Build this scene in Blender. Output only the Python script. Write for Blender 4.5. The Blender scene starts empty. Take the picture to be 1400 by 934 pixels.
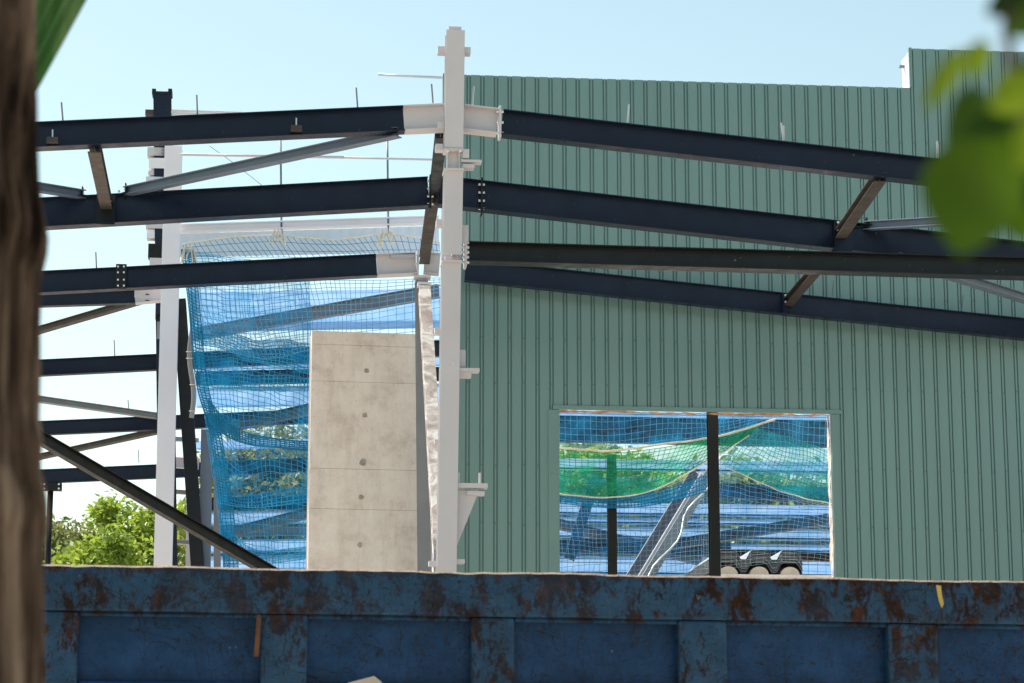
import bpy, bmesh, math, random
from mathutils import Vector, noise
R = math.radians
random.seed(7)
S = bpy.context.scene
COL = S.collection

# ------------------------------------------------------------------ camera
F = 3300.0                                   # focal length in photo pixels (1400 wide)
PITCH = math.atan(678.0 / F)
CAM = Vector((0, 0, 1.6))
cam_d = bpy.data.cameras.new('camera'); cam = bpy.data.objects.new('camera', cam_d); COL.objects.link(cam)
cam.location = CAM; cam.rotation_euler = (R(90) + PITCH, 0, 0)
cam_d.sensor_width = 36; cam_d.lens = F / 1400 * 36
cam_d.clip_start = 0.05; cam_d.clip_end = 6000
cam_d.dof.use_dof = True; cam_d.dof.focus_distance = 42; cam_d.dof.aperture_fstop = 8.0
S.camera = cam

# ------------------------------------------------------------------ world and sun
SUN_EL, SUN_AZ = R(56), R(-52)               # azimuth from +Y towards +X; negative = behind the site, to the left
w = bpy.data.worlds.new('World'); S.world = w; w.use_nodes = True
nt = w.node_tree; bg = nt.nodes['Background']
sky = nt.nodes.new('ShaderNodeTexSky'); sky.sky_type = 'NISHITA'; sky.sun_disc = False
sky.sun_elevation = SUN_EL; sky.sun_rotation = SUN_AZ
sky.air_density = 1.0; sky.dust_density = 0.6; sky.ozone_density = 0.4
tint = nt.nodes.new('ShaderNodeMix'); tint.data_type = 'RGBA'; tint.blend_type = 'MULTIPLY'; tint.inputs[0].default_value = 1
nt.links.new(sky.outputs[0], tint.inputs[6]); tint.inputs[7].default_value = (1.09, 1.035, .775, 1)
nt.links.new(tint.outputs[2], bg.inputs[0]); bg.inputs[1].default_value = 0.15
sun_d = bpy.data.lights.new('sun', 'SUN'); sun_d.energy = 4.5; sun_d.angle = R(0.53); sun_d.color = (1, .94, .86)
sun = bpy.data.objects.new('sun', sun_d); COL.objects.link(sun)
sdir = Vector((math.sin(SUN_AZ) * math.cos(SUN_EL), math.cos(SUN_AZ) * math.cos(SUN_EL), math.sin(SUN_EL)))
sun.rotation_euler = sdir.to_track_quat('Z', 'Y').to_euler(); sun.location = sdir * 100
S.view_settings.view_transform = 'Standard'; S.view_settings.look = 'None'
S.view_settings.gamma = 1; S.view_settings.exposure = 0.58

# ------------------------------------------------------------------ helpers
FW = Vector((0, math.cos(PITCH), math.sin(PITCH))); UP = Vector((0, -math.sin(PITCH), math.cos(PITCH)))
ROT = R(5.5); K = math.tan(ROT)
T = Vector((math.cos(ROT), math.sin(ROT), 0)); N = Vector((math.sin(ROT), -math.cos(ROT), 0)); Z = Vector((0, 0, 1))

def ray(px, py):
    return Vector(((px - 700) / F, 0, 0)) + UP * ((467 - py) / F) + FW

def P(px, py, d, k=K):
    """point of the plane y = d + k x (a frame of the building) seen at a place of the photo"""
    r = ray(px, py); t = d / (r.y - k * r.x)
    return CAM + r * t

P0 = P

class MB:
    def __init__(s): s.v = []; s.f = []; s.m = []
    def add(s, vs, fs, mi=0):
        o = len(s.v); s.v += [Vector(v) for v in vs]; s.f += [tuple(i + o for i in f) for f in fs]; s.m += [mi] * len(fs); return s
    def obox(s, c, a, b, d, mi=0):
        """box with centre c and half-axis vectors a, b, d"""
        c = Vector(c); vs = [c + a * i + b * j + d * k for i in (-1, 1) for j in (-1, 1) for k in (-1, 1)]
        return s.add(vs, [(0, 1, 3, 2), (4, 6, 7, 5), (0, 4, 5, 1), (2, 3, 7, 6), (0, 2, 6, 4), (1, 5, 7, 3)], mi)
    def prism(s, A, B, prof, up, mi=0, off=(0, 0)):
        """closed profile [(side, up)] swept from A to B"""
        A = Vector(A); B = Vector(B); t = (B - A).normalized(); sd = t.cross(up).normalized(); u = sd.cross(t)
        n = len(prof); vs = [p + sd * (q[0] + off[0]) + u * (q[1] + off[1]) for p in (A, B) for q in prof]
        fs = [(i, (i + 1) % n, n + (i + 1) % n, n + i) for i in range(n)] + [tuple(range(n))[::-1], tuple(range(n, 2 * n))]
        return s.add(vs, fs, mi)
    def ibeam(s, A, B, h, b, up=Z, tf=.018, tw=.012, mi=0):
        h /= 2; b /= 2; w_ = tw / 2
        pr = [(-b, -h), (b, -h), (b, -h + tf), (w_, -h + tf), (w_, h - tf), (b, h - tf), (b, h), (-b, h), (-b, h - tf), (-w_, h - tf), (-w_, -h + tf), (-b, -h + tf)]
        return s.prism(A, B, pr, up, mi)
    def channel(s, A, B, h, b, up=Z, t=.012, mi=0):
        h /= 2
        pr = [(0, -h), (b, -h), (b, -h + t), (t, -h + t), (t, h - t), (b, h - t), (b, h), (0, h)]
        return s.prism(A, B, pr, up, mi)
    def bar(s, A, B, a, b, up=Z, mi=0):
        a /= 2; b /= 2
        return s.prism(A, B, [(-a, -b), (a, -b), (a, b), (-a, b)], up, mi)
    def tube(s, pts, r, n=8, mi=0, cap=True):
        pts = [Vector(p) for p in pts]; m = len(pts); vs = []; fs = []
        rr = r if isinstance(r, (list, tuple)) else [r] * m
        ref = Vector((.31, .77, .55))
        for i, p in enumerate(pts):
            t = (pts[min(i + 1, m - 1)] - pts[max(i - 1, 0)]).normalized()
            a = t.cross(ref).normalized(); b = t.cross(a)
            vs += [p + (a * math.cos(2 * math.pi * j / n) + b * math.sin(2 * math.pi * j / n)) * rr[i] for j in range(n)]
        for i in range(m - 1):
            fs += [(i * n + j, i * n + (j + 1) % n, (i + 1) * n + (j + 1) % n, (i + 1) * n + j) for j in range(n)]
        if cap: fs += [tuple(range(n))[::-1], tuple(range((m - 1) * n, m * n))]
        return s.add(vs, fs, mi)
    def build(s, name, mats, parent=None, smooth=False, bevel=0, origin=None):
        o3 = parent['_org'] if parent else None
        org = Vector(origin) if origin is not None else (Vector(o3) if o3 else sum(s.v, Vector()) / max(1, len(s.v)))
        me = bpy.data.meshes.new(name); me.from_pydata([tuple(v - org) for v in s.v], [], s.f)
        if not isinstance(mats, (list, tuple)): mats = [mats]
        for m in mats: me.materials.append(m)
        me.polygons.foreach_set('material_index', s.m)
        bm = bmesh.new(); bm.from_mesh(me); bmesh.ops.recalc_face_normals(bm, faces=bm.faces); bm.to_mesh(me); bm.free()
        if smooth: me.polygons.foreach_set('use_smooth', [True] * len(me.polygons))
        o = bpy.data.objects.new(name, me); COL.objects.link(o)
        if bevel:
            b = o.modifiers.new('bevel', 'BEVEL'); b.width = bevel; b.segments = 2; b.limit_method = 'ANGLE'
        if parent:
            o.parent = parent; o.location = org - Vector(parent['_org']); o['_org'] = tuple(org)
        else:
            o.location = org
        o['_org'] = tuple(org)
        return o

def tag(o, label, cat, group=None, kind=None):
    o['label'] = label; o['category'] = cat
    if group: o['group'] = group
    if kind: o['kind'] = kind
    return o
def thing(name, loc, label, cat, group=None):
    o = bpy.data.objects.new(name, None); COL.objects.link(o); o.location = loc; o['_org'] = tuple(loc); o.empty_display_size = .2
    return tag(o, label, cat, group)
def struct(o): o['kind'] = 'structure'; return o

# ------------------------------------------------------------------ materials
def base_mat(name, rough=.5, spec=.5, metallic=0, coat=0):
    m = bpy.data.materials.new(name); m.use_nodes = True; p = m.node_tree.nodes['Principled BSDF']
    p.inputs['Roughness'].default_value = rough; p.inputs['Specular IOR Level'].default_value = spec
    p.inputs['Metallic'].default_value = metallic; p.inputs['Coat Weight'].default_value = coat
    return m, m.node_tree, p
def nz(t, scale, detail=4, rough=.6, stretch=None, coord='Object', dist=0):
    tc = t.nodes.new('ShaderNodeTexCoord'); out = tc.outputs[coord]
    if stretch:
        mp = t.nodes.new('ShaderNodeMapping'); mp.inputs['Scale'].default_value = stretch; t.links.new(out, mp.inputs[0]); out = mp.outputs[0]
    n = t.nodes.new('ShaderNodeTexNoise'); n.inputs['Scale'].default_value = scale; n.inputs['Detail'].default_value = detail
    n.inputs['Roughness'].default_value = rough; n.inputs['Distortion'].default_value = dist
    t.links.new(out, n.inputs[0]); return n.outputs[0]
def ramp(t, src, stops):
    r = t.nodes.new('ShaderNodeValToRGB'); e = r.color_ramp.elements
    while len(e) < len(stops): e.new(.5)
    for i, (p, c) in enumerate(stops):
        e[i].position = p; e[i].color = (c, c, c, 1) if not isinstance(c, (tuple, list)) else (*c, 1)
    t.links.new(src, r.inputs[0]); return r.outputs[0]
def mixc(t, fac, a, b, mode='MIX'):
    m = t.nodes.new('ShaderNodeMix'); m.data_type = 'RGBA'; m.blend_type = mode
    for s_, v in ((0, fac), (6, a), (7, b)):
        if hasattr(v, 'is_linked'): t.links.new(v, m.inputs[s_])
        else: m.inputs[s_].default_value = v if s_ == 0 else (*v, 1)
    return m.outputs[2]
def bump(t, p, src, strength=.3, dist=.02):
    b = t.nodes.new('ShaderNodeBump'); b.inputs['Strength'].default_value = strength; b.inputs['Distance'].default_value = dist
    t.links.new(src, b.inputs['Height']); t.links.new(b.outputs[0], p.inputs['Normal'])
def paint(name, col, rough=.45, var=.25, scale=1.5, wear=None, wear_amt=.68, spec=.5, bmp=.04, stretch=None, coat=0, metallic=0, rv=1):
    m, t, p = base_mat(name, rough, spec, metallic, coat)
    a = tuple(c * (1 - var) for c in col); b = tuple(min(1, c * (1 + var)) for c in col)
    c = ramp(t, nz(t, scale, 6, .65, stretch), [(.3, a), (.7, b)])
    if wear:
        f = ramp(t, nz(t, scale * 9, 6, .62), [(wear_amt - .03, 0.), (wear_amt + .0, 1.)])
        c = mixc(t, f, c, wear)
    t.links.new(c, p.inputs['Base Color'])
    if rv: rr = ramp(t, nz(t, scale * 3, 4), [(.3, max(0, rough - .1 * rv)), (.7, min(1, rough + .12 * rv))]); t.links.new(rr, p.inputs['Roughness'])
    if bmp: bump(t, p, nz(t, scale * 12, 5), bmp, .01)
    return m
NAVY = paint('navy_paint', (.0045, .0105, .031), .36, .3, 1.2, (.17, .15, .14), .715, spec=.30)
DARK = paint('dark_grey_paint', (.006, .0085, .0125), .4, .3, 1.4, (.2, .17, .14), .72, spec=.34)
BLACK = paint('black_paint', (.0055, .006, .007), .45, .3, 2, spec=.35)
PRIMER = paint('pale_grey_primer', (.60, .575, .60), .5, .06, .7, (.32, .29, .27), .80)
WHITE = paint('white_steel_paint', (.84, .82, .88), .45, .05, .6, (.45, .42, .40), .82)
GREYST = paint('mid_grey_steel', (.22, .23, .25), .45, .15, 1)
BROWNST = paint('dusty_brown_steel', (.052, .042, .036), .6, .35, 2)
ZINC = paint('galvanised_steel', (.55, .58, .62), .4, .12, 3, metallic=.6)
BOLT = paint('zinc_bolt', (.8, .8, .8), .35, .1, 8, metallic=.3)
PALE = paint('pale_sheet_steel', (.62, .70, .80), .35, .08, .8)
def glazed():
    m, t, p = base_mat('translucent_sheet', .3, .5)
    c = ramp(t, nz(t, 1.2, 5, .6, (1, 1, 3)), [(.3, (.46, .66, .90)), (.7, (.62, .79, .96))]); t.links.new(c, p.inputs['Base Color'])
    tb = t.nodes.new('ShaderNodeBsdfTranslucent'); t.links.new(c, tb.inputs[0])
    mx = t.nodes.new('ShaderNodeMixShader'); mx.inputs[0].default_value = .62
    t.links.new(p.outputs[0], mx.inputs[1]); t.links.new(tb.outputs[0], mx.inputs[2]); t.links.new(mx.outputs[0], t.nodes['Material Output'].inputs[0]); return m
GLAZED = glazed()
BLUEGREY = paint('blue_grey_steel', (.12, .16, .22), .4, .15, 1)
GREEN = paint('green_cladding', (.163, .285, .275), .28, .07, .5, bmp=0, spec=.7, rv=0, stretch=(3, 3, .12))
TRIMG = paint('green_flashing', (.17, .288, .277), .35, .05, 1)

def concrete():
    m, t, p = base_mat('cast_concrete', .85, .3)
    c = ramp(t, nz(t, 1.3, 10, .74), [(.32, (.60, .51, .45)), (.48, (.84, .74, .67)), (.66, (.92, .85, .79))])
    st = ramp(t, nz(t, 1.0, 8, .75, (5, 5, .7)), [(.48, 0.), (.72, .32)])
    c = mixc(t, st, c, (.42, .36, .29))
    sp = ramp(t, nz(t, 22, 4, .6), [(.66, 0.), (.72, .6)]); c = mixc(t, sp, c, (.26, .22, .18))
    t.links.new(c, p.inputs['Base Color']); bump(t, p, nz(t, 14, 8, .7), .25, .01); return m
CONC = concrete()
CONC_D = paint('dark_concrete', (.38, .35, .31), .9, .4, 6)  # darker grey for the tie hole discs

def rusty(name, blue, lo, hi):
    m, t, p = base_mat(name, .5, .28)
    def mul(a, b):
        q = t.nodes.new('ShaderNodeMath'); q.operation = 'MULTIPLY'; t.links.new(a, q.inputs[0])
        if hasattr(b, 'is_linked'): t.links.new(b, q.inputs[1])
        else: q.inputs[1].default_value = b
        return q.outputs[0]
    n1 = nz(t, 7.5, 15, .8, (1, 1, .6), dist=.25)
    big = ramp(t, nz(t, .9, 3), [(.35, .45), (.6, 1.)])
    b = ramp(t, nz(t, 4.0, 10, .75), [(.3, tuple(c * .5 for c in blue)), (.5, blue), (.7, tuple(min(1, c * 1.35 + .012) for c in blue))])
    rustc = ramp(t, nz(t, 11, 10, .8), [(.36, (.008, .006, .005)), (.52, (.026, .013, .008)), (.63, (.085, .030, .010)), (.74, (.34, .11, .022))])
    tc = t.nodes.new('ShaderNodeTexCoord'); sx_ = t.nodes.new('ShaderNodeSeparateXYZ'); t.links.new(tc.outputs['Object'], sx_.inputs[0])
    mr = t.nodes.new('ShaderNodeMapRange'); mr.inputs[1].default_value = 2.84; mr.inputs[2].default_value = 2.93; mr.inputs[3].default_value = 0; mr.inputs[4].default_value = .09; t.links.new(sx_.outputs[2], mr.inputs[0])
    ad = t.nodes.new('ShaderNodeMath'); ad.operation = 'ADD'; t.links.new(n1, ad.inputs[0]); t.links.new(mr.outputs[0], ad.inputs[1])   # rust is thicker along the worn lip
    f = mul(ramp(t, ad.outputs[0], [(lo, 0.), (hi, 1.)]), big); c = mixc(t, f, b, rustc)
    st = ramp(t, nz(t, 2.4, 10, .8, (6, 6, .7), dist=1.2), [(.57, 0.), (.63, .8)]); c = mixc(t, mul(st, big), c, rustc)      # drips
    for sc_, stre, seed in ((1.6, (1.2, 1.2, 3), 3.5), (2.3, (3, 3, .9), 4.5), (3.1, (1.6, 1.6, 1.8), 6.)):                      # scratches
        sc = ramp(t, nz(t, sc_, 2, .5, stre, dist=seed), [(.488, 0.), (.496, .9), (.503, .9), (.512, 0.)])
        g = ramp(t, nz(t, 1.7 + sc_ * .3, 4), [(.40, 0.), (.52, .95)]); c = mixc(t, mul(sc, g), c, (.012, .009, .009))
    ch = ramp(t, nz(t, 17, 4), [(.715, 0.), (.73, .6)]); c = mixc(t, ch, c, (.16, .20, .23))
    t.links.new(c, p.inputs['Base Color'])
    t.links.new(ramp(t, f, [(0., .42), (1., .9)]), p.inputs['Roughness']); bump(t, p, n1, .25, .01); return m
RUST_RIM = rusty('rusty_blue_rim', (.016, .070, .150), .49, .55)
RUST_PANEL = rusty('scuffed_blue_panel', (.005, .050, .150), .60, .67)
RUST = paint('rusted_iron', (.16, .07, .03), .85, .5, 8)

def bark():
    m, t, p = base_mat('furrowed_bark', .95, .1)
    n1 = nz(t, 16, 8, .7, (1, 1, .12), dist=.5)
    c = ramp(t, n1, [(.38, (.018, .011, .008)), (.50, (.12, .080, .058)), (.62, (.34, .25, .19))])
    t.links.new(c, p.inputs['Base Color']); bump(t, p, n1, .9, .03); return m
BARK = bark()
def leafm(name, c1, c2, tr, scale=3, rough=.45):
    m, t, p = base_mat(name, rough, .4)
    c = ramp(t, nz(t, scale, 3), [(.35, c1), (.65, c2)]); t.links.new(c, p.inputs['Base Color'])
    tb = t.nodes.new('ShaderNodeBsdfTranslucent'); t.links.new(mixc(t, .5, c, tr), tb.inputs[0])
    mx = t.nodes.new('ShaderNodeMixShader'); mx.inputs[0].default_value = .45
    t.links.new(p.outputs[0], mx.inputs[1]); t.links.new(tb.outputs[0], mx.inputs[2])
    t.links.new(mx.outputs[0], t.nodes['Material Output'].inputs[0]); return m
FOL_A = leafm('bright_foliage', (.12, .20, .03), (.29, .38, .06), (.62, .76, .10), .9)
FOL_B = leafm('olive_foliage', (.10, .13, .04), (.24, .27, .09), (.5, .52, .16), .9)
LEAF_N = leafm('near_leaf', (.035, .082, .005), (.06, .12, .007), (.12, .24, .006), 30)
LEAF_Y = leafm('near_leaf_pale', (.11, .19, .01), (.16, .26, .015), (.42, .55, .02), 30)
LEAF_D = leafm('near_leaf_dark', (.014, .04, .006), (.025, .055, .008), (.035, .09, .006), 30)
def palm_mat():
    m, t, p = base_mat('strap_leaf', .4, .4)
    c = ramp(t, nz(t, 14, 4, .6, (1, 1, .03)), [(.3, (.015, .09, .018)), (.5, (.04, .16, .03)), (.68, (.16, .28, .10))])
    t.links.new(c, p.inputs['Base Color']); return m
PALM = palm_mat()
def netm(name, col, tr=.35):
    m, t, p = base_mat(name, .6, .3); p.inputs['Base Color'].default_value = (*col, 1)
    tb = t.nodes.new('ShaderNodeBsdfTranslucent'); tb.inputs[0].default_value = (*col, 1)
    mx = t.nodes.new('ShaderNodeMixShader'); mx.inputs[0].default_value = tr
    t.links.new(p.outputs[0], mx.inputs[1]); t.links.new(tb.outputs[0], mx.inputs[2]); t.links.new(mx.outputs[0], t.nodes['Material Output'].inputs[0])
    c = ramp(t, nz(t, 3, 4), [(.3, tuple(v * .7 for v in col)), (.7, tuple(min(1, v * 1.25) for v in col))])
    t.links.new(c, p.inputs['Base Color']); return m
NET_BLUE = netm('blue_net_cord', (.012, .27, .50))
NET_CYAN = netm('bright_blue_net_cord', (.06, .48, .76))
NET_LIGHT = netm('pale_blue_net_cord', (.22, .52, .72))
NET_WHITE = netm('white_net_cord', (.62, .72, .74))
NET_GREEN = netm('green_net_cord', (.02, .36, .18))
ROPE = netm('cream_rope', (.82, .76, .62), .2)
def meshcloth(name, col, dens, con=.3):
    """fine knotless netting too dense to count: an open weave"""
    m, t, p = base_mat(name, .7, .2)
    c = ramp(t, nz(t, 2.2, 6, .7), [(.3, tuple(v * .55 for v in col)), (.7, tuple(min(1, v * 1.4) for v in col))]); t.links.new(c, p.inputs['Base Color'])
    tb = t.nodes.new('ShaderNodeBsdfTranslucent'); t.links.new(c, tb.inputs[0])
    m1 = t.nodes.new('ShaderNodeMixShader'); m1.inputs[0].default_value = .5
    t.links.new(p.outputs[0], m1.inputs[1]); t.links.new(tb.outputs[0], m1.inputs[2])
    tp = t.nodes.new('ShaderNodeBsdfTransparent'); m2 = t.nodes.new('ShaderNodeMixShader')
    f = ramp(t, nz(t, 1.6, 5, .7, (1, 1, 2.2)), [(.5 - .054 / con, max(0, dens - con)), (.5 + .054 / con, min(1, dens + con))]); t.links.new(f, m2.inputs[0])
    t.links.new(tp.outputs[0], m2.inputs[1]); t.links.new(m1.outputs[0], m2.inputs[2]); t.links.new(m2.outputs[0], t.nodes['Material Output'].inputs[0]); return m
CLOTH_B = meshcloth('blue_debris_netting', (.008, .29, .58), .42)
CLOTH_B2 = meshcloth('thin_blue_netting', (.008, .28, .56), .22, .32)
CLOTH_T2 = meshcloth('thin_teal_netting', (.03, .30, .50), .12)
CLOTH_F = meshcloth('faint_blue_netting', (.02, .25, .6), .06)
CLOTH_G = meshcloth('green_debris_netting', (.015, .42, .20), .46)
CLOTH_T = meshcloth('teal_debris_netting', (.03, .42, .48), .36)
FOAM = paint('orange_foam', (.52, .26, .12), .95, .5, 5, bmp=.6)
FOAMW = paint('pale_foam_edge', (.75, .68, .60), .9, .25, 5, (.35, .17, .08), .62, bmp=.5)
GROUNDM = paint('dry_earth', (.50, .42, .345), .95, .25, .08, bmp=.3)
YELLOW = paint('yellow_paint_run', (.55, .40, .10), .6, .2, 10)
STONE = paint('pale_stone', (.62, .52, .42), .9, .15, 5)

# ------------------------------------------------------------------ ground
g = MB(); g.add([(-3000, -1500, 0), (3000, -1500, 0), (3000, 5000, 0), (-3000, 5000, 0)], [(0, 1, 2, 3)])
struct(g.build('ground', GROUNDM))

# ------------------------------------------------------------------ steel members
def bolts(parent, pts, nrm, r=.022, name='bolt'):
    first = None
    for p in pts:
        if first is None:
            b = MB(); n = Vector(nrm).normalized(); b.tube([Vector(p) - n * .004, Vector(p) + n * .03], r, 6)
            first = b.build(name, BOLT, parent, origin=p)
        else:
            c = first.copy(); COL.objects.link(c); c.parent = parent; c.location = Vector(p) - Vector(parent['_org'])
def rods(parent, lst, d, mat=None):
    for (x0, y0, x1, y1) in lst:
        MB().tube([P(x0, y0, d), P(x1, y1, d)], .014, 6).build('rod', mat or ZINC, parent)
LEAN = Vector((0, -.5, .87))
def member(name, label, cat, A, B, h, b, mat, group, up=Z, kind='I', tf=.018, tw=.012):
    A = Vector(A); B = Vector(B); low = A if A.z < B.z else B
    t = thing(name, low, label, cat, group)
    m = MB()
    if kind == 'I': m.ibeam(A, B, h, b, up, tf, tw)
    elif kind == 'C': m.channel(A, B, h, b, up)
    else: m.bar(A, B, b, h, up)
    m.build('beam', mat, t, bevel=.004)
    return t
def sub_i(parent, name, A, B, h, b, mat, up=Z, tf=.02, tw=.014):
    return MB().ibeam(A, B, h, b, up, tf, tw).build(name, mat, parent, bevel=.004)
def plate(parent, name, c, hx, hy, hz, mat, rx=T, ry=N, rz=Z):
    return MB().obox(c, rx * hx, ry * hy, rz * hz).build(name, mat, parent, bevel=.003)

D1, D2, D3, D4, D5, D6, D7 = 36.0, 40.2, 45.2, 50.0, 55.0, 62.0, 70.0
DW = 45.62
RG = 'sloping dark rafters of the steel frame'

def endplate(t, px, yt, yb, d, n, w=.2, thick=.018, mat=DARK, both=True, side=-1):
    """bolted end plate across a beam with two rows of bolts either side"""
    c = (P(px, yt, d) + P(px, yb, d)) / 2; hz = (P(px, yt, d) - P(px, yb, d)).length / 2
    ep = plate(t, 'end_plate', c, thick, w / 2 + .01, hz, mat)
    pts = []
    for i in range(n):
        y = yt + (yb - yt) * (.18 + .68 * i / max(1, n - 1))
        for s in ((-1, 1) if both else (side,)):
            pts.append(P(px, y, d) + T * s * (thick + .006) + N * (w / 2 - .035))
    for s in (-1, 1):
        q = [p for p in pts if (p - c).dot(T) * s > 0]
        if q: bolts(ep, q, T * s)

def bracket(t, px, py, d, mat):
    c = P(px, py, d) + N * .12
    plate(t, 'bracket', c, .09, .09, .012, mat); plate(t, 'bracket', c + N * .09 + Z * .03, .085, .008, .045, mat)

# --- front frame
t = member('rafter', 'top left dark rafter with a pale painted end on the tall white column', 'rafter', P(-40, 191, D1), P(552, 164, D1), .40, .26, NAVY, RG)
sub_i(t, 'painted_end', P(552.2, 164, D1), P(607, 161.5, D1), .405, .266, PRIMER)
rods(t, [(86, 165, 84, 140), (270, 157, 269, 130), (489, 148, 487, 120), (592, 141, 590, 115)], D1, GREYST)
for q in ((73, 199), (405, 183)):
    bracket(t, q[0], q[1], D1, BROWNST); MB().tube([P(q[0], q[1], D1) + N * .14, P(q[0], q[1] - 18, D1) + N * .14], .012, 6).build('rod', ZINC, t)
t = member('rafter', 'dark sloping rafter at the top right, crossing the green wall from the tall white column', 'rafter', P(686, 169, D1), P(1480, 259, D1), .40, .26, NAVY, RG)
sub_i(t, 'painted_end', P(633, 162.5, D1), P(680, 168, D1), .405, .266, PRIMER)
endplate(t, 683, 147, 190, D1, 3, .22, .018, PRIMER)
rods(t, [(646, 143, 648, 118), (858, 168, 860, 143), (1071, 193, 1068, 168), (1282, 217, 1281, 193)], D1)
for (x, y) in ((1071, 182), (1282, 205)):
    plate(t, 'lug', P(x, y, D1), .018, .012, .12, PRIMER)

# --- second frame
t = member('rafter', 'second dark rafter from the top left, holding the foot of a slanting brace', 'rafter', P(-40, 298, D2), P(586, 263.5, D2), .51, .28, NAVY, RG)
endplate(t, 588, 241, 287, D2, 4, .22)
plate(t, 'gusset_plate', P(145, 288, D2) + N * .11, .16, .012, .27, DARK)
t = member('rafter', 'second rafter from the top right, its lower end passing behind a level beam', 'rafter', P(600, 262, D2), P(1480, 361, D2), .51, .28, NAVY, RG)
endplate(t, 658, 245, 294, D2, 4, .22)
endplate(t, 1140, 303, 348, D2, 2, .22, both=False, side=1)
plate(t, 'stiffener', P(1152, 328, D2) + N * .12, .14, .01, .24, NAVY)

# --- third frame
t = member('rafter', 'dark rafter crossing in front of the blue net, with a bolted splice', 'rafter', P(-40, 392, D3), P(515, 363.5, D3), .42, .25, NAVY, RG)
sub_i(t, 'painted_end', P(515.3, 363.5, D3), P(569, 361, D3), .425, .256, PRIMER)
endplate(t, 571, 343, 380, D3, 3, .22, .018, PRIMER, both=False)
sp = plate(t, 'splice_plate', P(166, 380, D3) + N * .12, .10, .012, .24, DARK)
bolts(sp, [P(x, y, D3) + N * .135 for x in (162, 170) for y in (367, 375, 385, 393)], N, .018)
MB().prism(P(534, 353, D3) + N * .06, P(566, 353, D3) + N * .06, [(-.06, -.012), (.09, -.012), (.05, .05)], Z).build('gusset', PRIMER, t)
rods(t, [(132, 368, 131, 345)], D3, GREYST)
t = member('rafter', 'dark rafter close against the green wall, lowest of those sloping right', 'rafter', P(636, 370, D3), P(1480, 459, D3), .42, .20, NAVY, RG)
sub_i(t, 'painted_end', P(580, 360, D3), P(601, 362, D3), .42, .2, PRIMER)
rods(t, [(1138, 405, 1140, 384), (1315, 425, 1317, 404), (958, 387, 960, 368)], D3, BLUEGREY)
plate(t, 'stiffener', P(1071, 416, D3) + N * .11, .04, .01, .19, NAVY)
bolts(t, [P(1072, y, D3) + N * .13 for y in (406, 415)], N)

# --- level beam from the column to the right
LB = D1 + .0
t = member('level_beam', 'level black beam bolted to the white column, running right below the sloping rafters', 'beam', P(640, 346, LB), P(1480, 370, LB), .31, .30, DARK, None)
endplate(t, 636, 326, 366, LB, 5, .24, .018, PRIMER, both=True)

# --- rafters of the frames further back, left of and behind the blue net
FG = 'rafters of the frames further back'
t = member('rafter', 'slim dark rafter with a pale end meeting the left white column', 'rafter', P(-40, 413, D4), P(184, 406, D4), .30, .2, NAVY, FG)
sub_i(t, 'painted_end', P(184.3, 405.5, D4), P(221, 402, D4), .33, .21, PRIMER)
for d, pts, hh, lab, rd in (
    (D5, ((-40, 508), (218, 495), (620, 476)), .37, 'dark rafter at mid height left of the left white column, above the pale brace', (157, 487, 156, 465)),
    (D6, ((-40, 590), (218, 578), (620, 561)), .36, 'dark rafter at the left under the pale grey brace and above the brown one', (176, 561, 175, 547)),
    (D7, ((-40, 656), (213, 643), (620, 627)), .40, 'lowest dark rafter at the left, resting on a thin black post', (190, 633, 189, 615))):
    t = member('rafter', lab, 'rafter', P(*pts[0], d), P(*pts[2], d), hh, .2, NAVY, FG)
    rods(t, [rd], d, GREYST)
    if d == D7: rods(t, [(54, 648, 53, 632)], d, GREYST)

# --- struts between the frames and roof bracing
SG = 'struts running from frame to frame'
def strut(label, A, B, w=.16, h=.2, mat=BROWNST, group=SG, name='strut', up=Z, kind='I'):
    return member(name, label, 'strut' if name == 'strut' else 'brace', A, B, h, w, mat, group, up, kind)
t = strut('short brown strut at the far left between the two upper left rafters', P(129, 200, D1) - Z * .02, P(146, 282, D2), .2, .16)
bolts(t, [P(x, y, D2) + N * .13 for x in (152, 148) for y in (277,)], N)
t = strut('dark slanting strut at the right between the two upper right rafters, above the level beam', P(1203, 242, D1), P(1148, 322, D2), .2, .16)
bolts(t, [P(1143, y, D2) + N * .14 for y in (307, 317)], N)
strut('dark slanting strut seen below the level beam, its foot on the lowest right rafter', P(1148, 322, D2) + T * .1, P(1077, 414, D3), .18, .16)
strut('dark ridge strut just left of the white column, upper of two, under its joint', P(604, 178, D1) + N * -.15, P(594, 262, D2), .18, .16, DARK)
strut('brown lower ridge strut left of the white column, ending above the concrete wall', P(592, 272, D2), P(580, 356, D3), .2, .16)
BG = 'slanting braces between the rafters'
t = strut('long slanting brace climbing right from the far left to the top rafter', P(172, 262, D2), P(545, 181, D1), .16, .15, BLUEGREY, BG, 'brace')
plate(t, 'end_plate', P(172, 262, D2), .012, .09, .13, DARK)
MB().bar(P(148, 272, D2), P(172, 264, D2), .12, .03).build('cleat', DARK, t)
bolts(t, [P(x, y, D2) + N * .07 for x, y in ((163, 264), (171, 261))], Z)
t = strut('short dark brace running out left behind the bark of the trunk', P(113, 266, D2), P(-30, 243, D1 + 1.5), .16, .15, BLUEGREY, BG, 'brace')
plate(t, 'end_plate', P(113, 266, D2), .012, .09, .12, DARK)
MB().bar(P(114, 268, D2), P(142, 274, D2), .12, .03).build('cleat', DARK, t)
t = strut('slanting dark brace at the right, just above the level beam, running out behind the leaves', P(1184, 309, D2), P(1490, 291, D1), .16, .15, BLUEGREY, BG, 'brace')
plate(t, 'end_plate', P(1184, 308, D2), .012, .09, .12, DARK)
MB().bar(P(1160, 312, D2), P(1184, 310, D2), .12, .03).build('cleat', DARK, t)
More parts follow.
